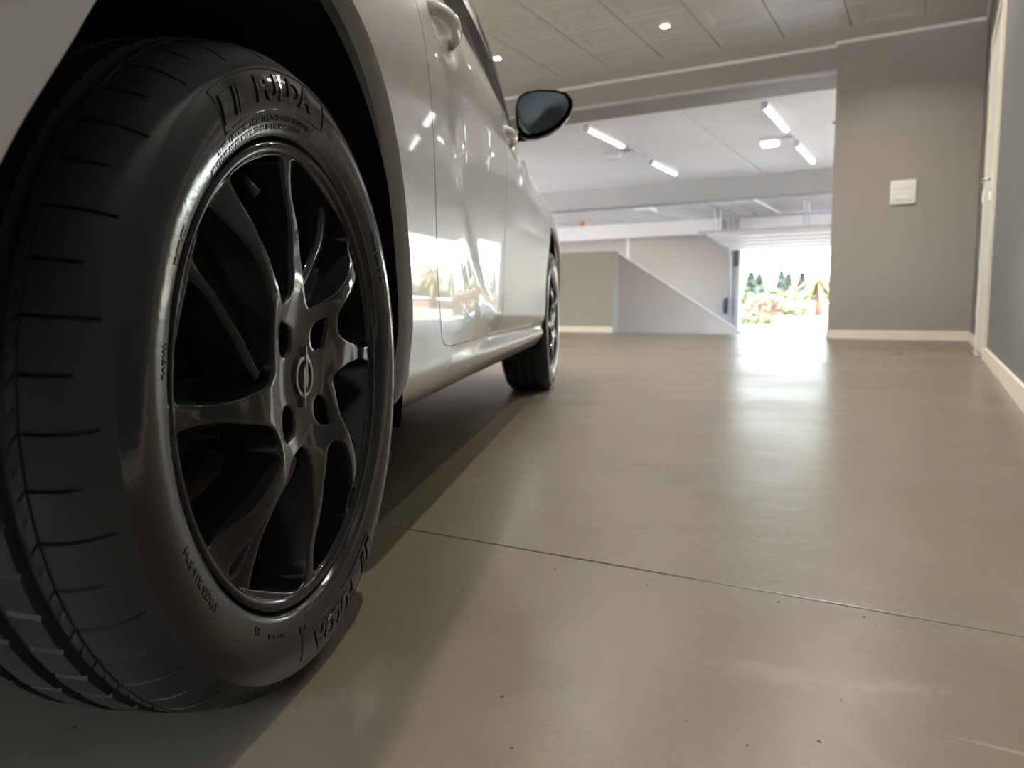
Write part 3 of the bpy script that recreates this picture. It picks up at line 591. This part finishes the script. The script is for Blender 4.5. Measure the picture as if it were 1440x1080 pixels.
    b.build('wheel_face', GLOSSB, rim, smooth=True, weld=2e-5, angle=1.0)
    for k in range(4):
        K = -90*k
        spoke([(.208, 147+K, .040), (.190, 146.5+K, .034), (.160, 146.8+K, .030), (.130, 150+K, .031), (.110, 153.5+K, .032), (.092, 160+K, .034), (.076, 168+K, .036)], .036, lambda q: -.006, lambda q: 0.0, lambda q: -.013+.010*q, (.010, .004), parent=rim, name='rear_rib')
    for k in range(4):
        a0 = math.radians(136-90*k); c = wp(.051, a0, 0); b = MB()
        b.prism([(.0085*math.cos(PI/3*i), .0085*math.sin(PI/3*i)) for i in range(6)], lambda p: (c[0]+p[0], .048, c[2]+p[1]), lambda p: (c[0]+p[0], .027, c[2]+p[1]))
        b.build('lug_bolt', CALIP, rim)
    cap = lathe([(.0005, .0010), (.018, .0008), (.0255, .0), (.0275, -.0012), (.0282, -.004), (.0282, -.010), (.031, -.010), (.0318, -.002), (.0335, -.0012), (.0345, -.004), (.0345, -.012)], 48).build('centre_cap', GLOSSB, rim, smooth=True)
    b = lathe([(.0165, .0005), (.0165, .0026), (.0172, .0032), (.0194, .0032), (.0201, .0026), (.0201, .0005)], 48)
    for poly in ([(.0025, .0325), (.0048, .0325), (.0048, -.006), (.0012, -.001)], [(-.0025, -.0325), (-.0048, -.0325), (-.0048, .006), (-.0012, .001)], [(.0012, -.001), (.0048, -.006), (.0012, -.0135), (-.0012, .001), (-.0048, .006), (-.0012, .0135)]):
        q = [(x, z*.92) for x, z in poly]
        b.prism(q, lambda p: (p[0], -.0004, p[1]), lambda p: (p[0], -.0042, p[1]))
    o = b.build('emblem', CHROME, rim); o['label'] = 'grey ring emblem with a lightning bar'
    # valve, brake disc, caliper
    va = math.radians(108)
    MB().tube([wp(.196, va, -.026), wp(.185, va, -.018), wp(.178, va, -.012)], .0045, 10).build('valve', CALIP, rim, smooth=True)
    lathe([(.012, -.085), (.075, -.085), (.077, -.093), (.126, -.093), (.1275, -.095), (.1275, -.107), (.126, -.109), (.02, -.109)], 72).build('brake_disc', DISC, rim, smooth=True, angle=.5)
    b = MB(); rows = []
    for k in range(9):
        a = math.radians(150+60*k/8); rows.append([wp(.088, a, -.068), wp(.138, a, -.068), wp(.146, a, -.085), wp(.146, a, -.125), wp(.088, a, -.125)])
    b.grid(rows, close_u=True); b.f += [tuple(range(5)), tuple(range(44, 39, -1))]; b.build('brake_caliper', CALIP, rim)
    return rim
wheel = make_wheel(root)
def place_wheel(o, u, side):
    if side < 0: o.location = P(u, 0, HUBZ); o.rotation_euler = (0, 0, 0)
    else: x, y, z = P(u, 0, HUBZ); o.location = (x, -y, z); o.rotation_euler = (0, 0, PI)
place_wheel(wheel, 0, -1)
for u, s in ((WB, -1), (0, 1), (WB, 1)):
    c = copy_tree(wheel, root); place_wheel(c, u, s)
# ---- body side surface: lateral offset v as a function of position u and height z
ARC_Z, ARC_R = .335, .365
def zcrease(u): return interp(u, [.2, .50, .66, .80, .95, 1.08, 1.2, 1.6, 2.1, 2.4], [.80, .72, .615, .50, .405, .352, .343, .335, .325, .32])
def V(u, z):
    sh = .12*sstep(u, 1.0, 2.5)*sstep(z, .45, .7)
    ze = z+sh
    v = interp_s(ze)
    v += .010*math.exp(-((u+.02)/.42)**2)*math.exp(-((z-.66)/.16)**2)         # rear haunch
    v += .006*math.exp(-((u-WB)/.40)**2)*math.exp(-((z-.62)/.15)**2)
    v -= .012*sstep(u, 1.3, 2.3)*sstep(z, .4, .7)
    # tuck below the swept crease
    zc = zcrease(u); T = interp(u, [.30, .48, .62, .85, 1.1, 2.1, 2.3], [0., .0, .0, .004, .022, .022, .010]); d = interp(u, [.4, .8, 1.1, 2.2], [.24, .17, .047, .045])
    if z < zc:
        q = min(1, (zc-z)/d); sf = sstep(u, .95, 1.15); q = q*sf+(1-sf)*(q*q*(3-2*q)); v -= T*q*(1 if z > .29 else 1-.9*sstep(.29-z, 0, .03))
    kz = interp(u, [.6, .95], [.11, .045]); v -= .015*math.exp(-((u-.74)/.20)**2)*sstep(z, zc-kz*.7, zc+kz)*(1-sstep(z, .74, .86))
    for uc, zc2 in ((.60, .838), (1.36, .815)):                                  # handle cups
        q = ((u-uc)/.085)**2+((z-zc2)/.040)**2
        if q < 4: v -= .020*math.exp(-q*q*.9)
    return v
_bz = [.15, .195, .215, .24, .265, .285, .305, .345, .45, .58, .68, .74, .78, .82, .86, .90, .95, 1.0, 1.1]
_bv = [-.10, -.060, -.030, -.008, .003, .004, .006, .010, .012, .017, .021, .021, .0185, .012, .003, -.010, -.032, -.056, -.10]
def interp_s(z):
    # smooth knot interpolation
    k = max(0, min(len(_bz)-2, int(np.searchsorted(_bz, z))-1)); x0, x1 = _bz[k], _bz[k+1]; t = (z-x0)/(x1-x0)
    def sl(i):
        if i <= 0: return (_bv[1]-_bv[0])/(_bz[1]-_bz[0])
        if i >= len(_bz)-1: return (_bv[-1]-_bv[-2])/(_bz[-1]-_bz[-2])
        return (_bv[i+1]-_bv[i-1])/(_bz[i+1]-_bz[i-1])
    t = max(0, min(1, t)); m0, m1 = sl(k)*(x1-x0), sl(k+1)*(x1-x0); a, b = _bv[k], _bv[k+1]
    return (2*t**3-3*t*t+1)*a+(t**3-2*t*t+t)*m0+(-2*t**3+3*t*t)*b+(t**3-t*t)*m1
SR, SF = -.46, 2.86
def body(s, z, off=0.):
    if s < SR:
        f = min(PI/2, (SR-s)/.55); a = .28*interp(z, [.2, .35, .6, .66, .95, 1.1], [.85, 1, 1, .90, .72, .6]); V0 = V(SR, z)+off
        return P(SR-(a+off)*math.sin(f)**.75, (HW+V0)*math.cos(f)**.5-HW, z)
    if s > SF:
        f = min(PI/2, (s-SF)/.60); a = .50*interp(z, [.2, .35, .6, .8, 1.0], [.9, 1, 1, .8, .55]); V0 = V(SF, z)+off
        return P(SF+(a+off)*math.sin(f)**.75, (HW+V0)*math.cos(f)**.55-HW, z)
    return P(s, V(s, z)+off, z)
def poly_at(pts, t):
    pts = np.array(pts, float); L_ = np.r_[0, np.cumsum(np.linalg.norm(np.diff(pts, axis=0), axis=1))]; L_ /= L_[-1]
    return np.array([np.interp(t, L_, pts[:, 0]), np.interp(t, L_, pts[:, 1])])
def coons(B, T, L_, R, nu, nv):
    """B,T: left->right; L,R: bottom->top polylines; returns rows (nv+1) x (nu+1) of (s,z)"""
    rows = []
    for j in range(nv+1):
        y = j/nv; row = []
        for i in range(nu+1):
            x = i/nu
            p = (1-y)*poly_at(B, x)+y*poly_at(T, x)+(1-x)*poly_at(L_, y)+x*poly_at(R, y)-((1-x)*(1-y)*np.array(B[0])+x*(1-y)*np.array(B[-1])+(1-x)*y*np.array(T[0])+x*y*np.array(T[-1]))
            row.append(p)
        rows.append(row)
    return rows
def flanged(rows, depth=.016, edges='BTLR', inset=.0012):
    """3-D grid rows from a (s,z) grid with rolled-in edges"""
    G = [[Vector(body(s, z)) for s, z in r] for r in rows]; nv = len(G); nu = len(G[0])
    rings = []
    b = MB(); b.grid(G)
    bound = []
    if 'B' in edges: bound.append([(0, i) for i in range(nu)])
    if 'R' in edges: bound.append([(j, nu-1) for j in range(nv)])
    if 'T' in edges: bound.append([(nv-1, i) for i in range(nu-1, -1, -1)])
    if 'L' in edges: bound.append([(j, 0) for j in range(nv-1, -1, -1)])
    for e in bound:
        l0 = []; l1 = []; l2 = []
        for j, i in e:
            s, z = rows[j][i]; p = Vector(body(s, z)); jj = min(max(j, 1), nv-2); ii = min(max(i, 1), nu-2)
            c = (Vector(body(*rows[jj][ii]))-p); c = c.normalized() if c.length > 1e-9 else Vector((0, 0, 0))
            inn = Vector((0, 1, 0)) if SR < s < SF else Vector((0-p.x*.3, -p.y, 0)).normalized()
            l0.append(p); l1.append(p-c*inset+inn*.0016); l2.append(p-c*inset*.6+inn*depth)
        b.grid([l0, l1, l2])
    return b
def add_panel(name, rows, parent=root, m=PAINT, both=True, **kw):
    b = flanged(rows, **kw); o = b.build(name, m, parent, smooth=True, weld=2e-5, angle=.75)
    if both: mirror(o, parent)
    return o
def mirror(o, parent=root):
    me = o.data.copy()
    for v in me.vertices: v.co.y = -v.co.y
    me.flip_normals(); q = link(o.name.split('.')[0], me, None, parent); q.location = o.location; return q
def arc(uc, a0, a1, n, r=ARC_R):
    out = []
    for k in range(n+1):
        a = a0+(a1-a0)*k/n; R = r+((.034*sstep(a, 148, 178)-.001*sstep(a, 100, 135)) if uc == 0 else 0); out.append((uc+R*math.cos(math.radians(a)), ARC_Z+R*math.sin(math.radians(a))))
    return out
g = .0022
GAPL = [(.640, .300), (.600, .301), (.570, .306), (.550, .318), (.538, .338), (.523, .375), (.508, .44), (.494, .51), (.470, .60), (.447, .66), (.420, .74), (.392, .80), (.372, .86), (.352, .948)]
BG = 1.205
BGAP = [(BG, .300), (BG-.006, .345), (BG-.008, .47), (BG, .64), (BG+.004, .79), (BG-.006, .948)]
FG = [(2.130, .300), (2.135, .345), (2.15, .5), (2.185, .7), (2.215, .80), (2.23, .925)]
def shift(pts, du): return [(u+du, z) for u, z in pts]
SILLB = .200
# side panel: rear quarter wrapped around the arch, and the sill running forward
a_start = math.degrees(math.asin((SILLB-ARC_Z)/ARC_R)); zt = .62; a_end = 131.0; zt = arc(0, a_end, a_end, 1)[0][1]
inner = arc(0, a_start, a_end, 60)
outer = [(.645, SILLB), (.643, .25), (.640, .300-g)]+[(u-g*1.2, z-g*.3) for u, z in GAPL[1:]]+[(.0, .948), (-.35, .945), (-.70, .935), (-.72, .80), (-.72, zt)]
qrows = coons([inner[0], outer[0]], [inner[-1], outer[-1]], inner, outer, 26, 130)
sillrows = coons([(.645, SILLB), (1.4, SILLB), (2.268, SILLB)], [(.640, .300-g), (1.4, .300-g), (2.243, .300-g)], [(.645, SILLB), (.643, .25), (.640, .300-g)], [(2.268, SILLB), (2.252, .25), (2.243, .300-g)], 60, 16)
b = flanged(qrows, depth=.022); b2 = flanged(sillrows, edges='BTR'); o = len(b.v); b.v += b2.v; b.f += [tuple(i+o for i in f) for f in b2.f]
sp_ = b.build('side_panel', PAINT, root, smooth=True, weld=3e-4, angle=.75); mirror(sp_)
# doors
def door(name, Lp, Rp, nu):
    Lp = shift(Lp, g); Rp = shift(Rp, -g)
    rows = coons([Lp[0], Rp[0]], [Lp[-1], Rp[-1]], Lp, Rp, nu, 90)
    return flanged(rows).build(name, PAINT, root, smooth=True, weld=2e-5, angle=.75)
rd = door('rear_door', GAPL, BGAP, 56); fd = door('front_door', BGAP, FG, 60)
rd2 = mirror(rd); fd2 = mirror(fd)
def handle(door_o, uc, zc, side):
    rows = []
    for k in range(21):
        t = k/20; u = uc-.098+.196*t; e = math.sin(PI*min(1, max(0, t)))**.35 if 0 < t < 1 else .0
        out = .040*e**1.2-.012; hh = .015*(.55+.45*e); th_ = .010*(.6+.4*e); base = V(uc, .90)+.006
        rows.append([P(u, base+out+th_*math.cos(a), zc+.004*math.sin(PI*t)+hh*math.sin(a)) for a in [2*PI*q/12 for q in range(12)]])
    if side > 0: rows = [[(x, -y, z) for x, y, z in r] for r in rows]
    b = MB(); b.grid(rows, close_u=True); b.f += [tuple(range(12)), tuple(range(20*12+11, 20*12-1, -1))]
    hd = b.build('door_handle', PAINT, door_o, smooth=True)
for d, s in ((rd, -1), (rd2, 1)): handle(d, .60, .842, s)
for d, s in ((fd, -1), (fd2, 1)): handle(d, 1.36, .820, s)
# front fender
a2 = math.degrees(math.asin((.300-ARC_Z)/ARC_R))
inF = arc(WB, 180-a2, 42, 60)
outF = [(2.130+g, .300)]+[(u+g, z) for u, z in FG[1:]]+[(2.45, .90), (2.75, .845), (2.98, .79), (3.02, .70), (2.96, ARC_Z+ARC_R*math.sin(math.radians(42)))]
add_panel('front_fender', coons([inF[0], outF[0]], [inF[-1], outF[-1]], inF, outF, 22, 110))
# bumpers
ab = 180+math.degrees(math.asin((ARC_Z-.29)/ARC_R)); la = arc(0, ab, a_end, 30)
SC = SR-.55*PI/2
add_panel('rear_bumper', coons([la[0], (-.6, .29), (SC, .30)], [la[-1], (-.6, zt-2*g), (SC, zt-2*g)], [(u, z-2*g*(z > .6)) for u, z in la], [(SC, .30), (SC, zt-2*g)], 60, 30))
lf = arc(WB, -math.degrees(math.asin((ARC_Z-.23)/ARC_R)), 42, 30); SCF = SF+.60*PI/2; zf = lf[-1][1]
add_panel('front_bumper', coons([lf[0], (3.1, .22), (SCF, .22)], [(lf[-1][0], zf-2*g), (3.05, zf-2*g), (SCF, .66)], [(u, z-2*g*(z > zf-.01)) for u, z in lf], [(SCF, .22), (SCF, .66)], 60, 30))
# tailgate lower half and lamps
add_panel('tailgate', coons([(-.82, zt+g), (SC, zt+g)], [(-.82, .935), (SC, .935)], [(-.82, zt+g), (-.82, .935)], [(SC, zt+g), (SC, .935)], 30, 24))
add_panel('tail_lamp', coons([(-.722, zt+.06), (-.816, zt+.06)], [(-.722, .90), (-.816, .90)], [(-.722, zt+.06), (-.722, .90)], [(-.816, zt+.06), (-.816, .90)], 8, 12), m=TAIL)
# inner dark shell behind the panel gaps
rows = [[body(.37+(2.25-.37)*i/40, .22+(.93-.22)*j/24, -.03) for i in range(41)] for j in range(25)]
MB().grid(rows).build('inner_shell', BLACKP, root, smooth=True); rows = [[(x, -y, z) for x, y, z in r] for r in rows]; MB().grid(rows, flip=True).build('inner_shell', BLACKP, root, smooth=True)
# wheel-well liners and underbody
for uc in (0, WB):
    for sd in (-1, 1):
        rows = []
        for k in range(37):
            dg_ = (-22+200*k/36) if uc == 0 else (-22+224*k/36); a = math.radians(dg_); q0 = arc(uc, dg_, dg_, 1)[0]; R = math.hypot(q0[0]-uc, q0[1]-ARC_Z)+.004
            rows.append([(uc-UC+q*math.cos(a), sd*(HW+d), ARC_Z+q*math.sin(a)) for q, d in ((R-.004, -.004), (R+.004, -.014), (R+.004, -.06), (R, -.20), (R-.01, -.27), (.0, -.27))])
        MB().grid(rows).build('wheel_arch_liner', BLACKP, root, smooth=True, angle=.8)
MB().box((-.60-UC, -.56, .19), (3.15-UC, .56, .30)).box((.40-UC, -.77, .205), (WB-.40-UC, .77, .26)).build('underbody', BLACKP, root, bevel=.02)
# greenhouse
def zroof(u): return interp_c(u, [-.66, -.58, -.45, -.30, .1, .6, 1.1, 1.45, 1.65, 1.85, 2.10, 2.36], [.945, 1.03, 1.20, 1.335, 1.400, 1.430, 1.425, 1.385, 1.33, 1.235, 1.105, .955])
def interp_c(x, xs, ys):
    k = max(0, min(len(xs)-2, int(np.searchsorted(xs, x))-1)); x0, x1 = xs[k], xs[k+1]; t = max(0, min(1, (x-x0)/(x1-x0)))
    sl_ = lambda i: (ys[min(i+1, len(xs)-1)]-ys[max(i-1, 0)])/(xs[min(i+1, len(xs)-1)]-xs[max(i-1, 0)])
    m0, m1 = sl_(k)*(x1-x0), sl_(k+1)*(x1-x0)
    return (2*t**3-3*t*t+1)*ys[k]+(t**3-2*t*t+t)*m0+(-2*t**3+3*t*t)*ys[k+1]+(t**3-t*t)*m1
def green(u, t, off=0.):
    """t 0..1 from right belt over the roof to the left belt"""
    zb = interp(u, [1.0, 2.36], [.945, .925]); zr = zroof(u)+off; yb = HW+V(min(max(u, -.42), 2.3), zb)-.004+off
    yb *= interp(u, [-.70, -.55, -.35], [.80, .93, 1.0])
    q = abs(t-.5)*2; H = max(.005, zr-zb)
    ang = (1-q)*PI/2; y = yb*(1-(.235*H/.48)*min(1, (1-q)/.35)**1.0)*(1 if q > .65 else (max(0, q/.65))**.85); z = zb+H*(1-max(0, (q-.02))**2.6)**.62 if q > .02 else zb+H
    return (u-UC, (-y if t < .5 else y), z)
US = np.linspace(-.655, 2.355, 70)
MB().grid([[green(u, t) for t in np.linspace(0, 1, 61)] for u in US]).build('roof', PAINT, root, smooth=True)
def glass(name, u0, u1, t0, t1, parent, trim0=0., trim1=0.):
    rows = []
    for i in range(17):
        rows.append([green(u0+(u1-u0)*i/16+(trim0*(1-i/16)+trim1*i/16)*j/12, t0+(t1-t0)*j/12, .004) for j in range(13)])
    return MB().grid(rows).build(name, GLASSD, parent, smooth=True)
glass('windscreen', 1.60, 2.30, .20, .80, root); glass('rear_window', -.60, -.33, .22, .78, root)
glass('side_window', .30, 1.17, .012, .145, rd, .05, -.02); glass('side_window', 1.24, 2.02, .012, .145, fd, 0, -.30)
glass('side_window', .30, 1.17, .988, .855, rd2, .05, -.02); glass('side_window', 1.24, 2.02, .988, .855, fd2, 0, -.30)
# bonnet
rows = []
for i in range(25):
    u = 2.25+1.02*i/24; zh = interp_c(u, [2.25, 2.5, 2.8, 3.05, 3.27], [.955, .925, .875, .805, .68]); yb = (HW+V(min(u, 2.8), .86)-.01)*interp(u, [2.25, 2.8, 3.05, 3.27], [.99, .985, .86, .60]); ze = interp(u, [2.25, 2.45, 2.75, 2.98, 3.27], [.925, .90, .845, .79, .66])
    rows.append([(u-UC, yb*s, ze+(zh-ze)*(1-abs(s)**2.4)) for s in np.linspace(-1, 1, 31)])
MB().grid(rows).build('bonnet', PAINT, root, smooth=True)
for sd in (-1, 1):
    rows = [[(lambda q: (q[0], q[1] if sd < 0 else -q[1], q[2]))(body(3.0+.22*i/8, .66+.10*j/6-.02*i/8, .004)) for i in range(9)] for j in range(7)]
    MB().grid(rows).build('headlamp', GLASSD, root, smooth=True)
# door mirrors
def mirror_part(sd, door_o):
    MU, MV0, MV1, MZ0, MZ1 = 1.75, -.030, .152, .893, 1.048
    outl = [(-.034, 1.000), (-.024, 1.030), (.002, 1.044), (.045, 1.049), (.095, 1.045), (.132, 1.034), (.149, 1.012), (.150, .990), (.138, .960), (.112, .932), (.078, .911), (.038, .898), (.004, .895), (-.020, .908), (-.030, .935), (-.034, .968)]
    c = np.array([(.058), (.972)]); rows = []
    for du, k, sh in ((.006, .93, 0), (0, .985, 0), (.004, 1.0, 0), (.018, 1.0, .001), (.045, .96, .004), (.075, .82, .008), (.095, .55, .012), (.102, .15, .014)):
        rows.append([P(MU+du+.16*max(0, v-.02)*0, c[0]+(v-c[0])*k-sh, c[1]+(z-c[1])*k) for v, z in outl])
    def fl_(rows): return rows if sd < 0 else [[(x, -y, z) for x, y, z in r] for r in rows]
    b = MB(); b.grid(fl_(rows), close_u=True); hs = b.build('mirror_housing', GLOSSB, door_o, smooth=True, angle=1.0)
    rows = [[P(MU+.005+.002*(1-k), c[0]-.004+(v-c[0])*k*.88, c[1]+.006+(z-c[1])*k*.84) for v, z in outl] for k in (1, .6, .02)]
    MB().grid(fl_(rows), close_u=True).build('mirror_glass', MIRG, door_o, smooth=True)
    rows = []
    for t in np.linspace(0, 1, 8):
        v = -.10+.11*t; z = .925+.004*t; hh = .030-.006*math.sin(PI*t); rows.append([P(MU+.052+.030*math.cos(a), v, z-.012+hh*.55*math.sin(a)) for a in [2*PI*q/10 for q in range(10)]])
    MB().grid(fl_(rows), close_u=True).build('mirror_stalk', BLACKP, door_o, smooth=True)
mirror_part(-1, fd); mirror_part(1, fd2)
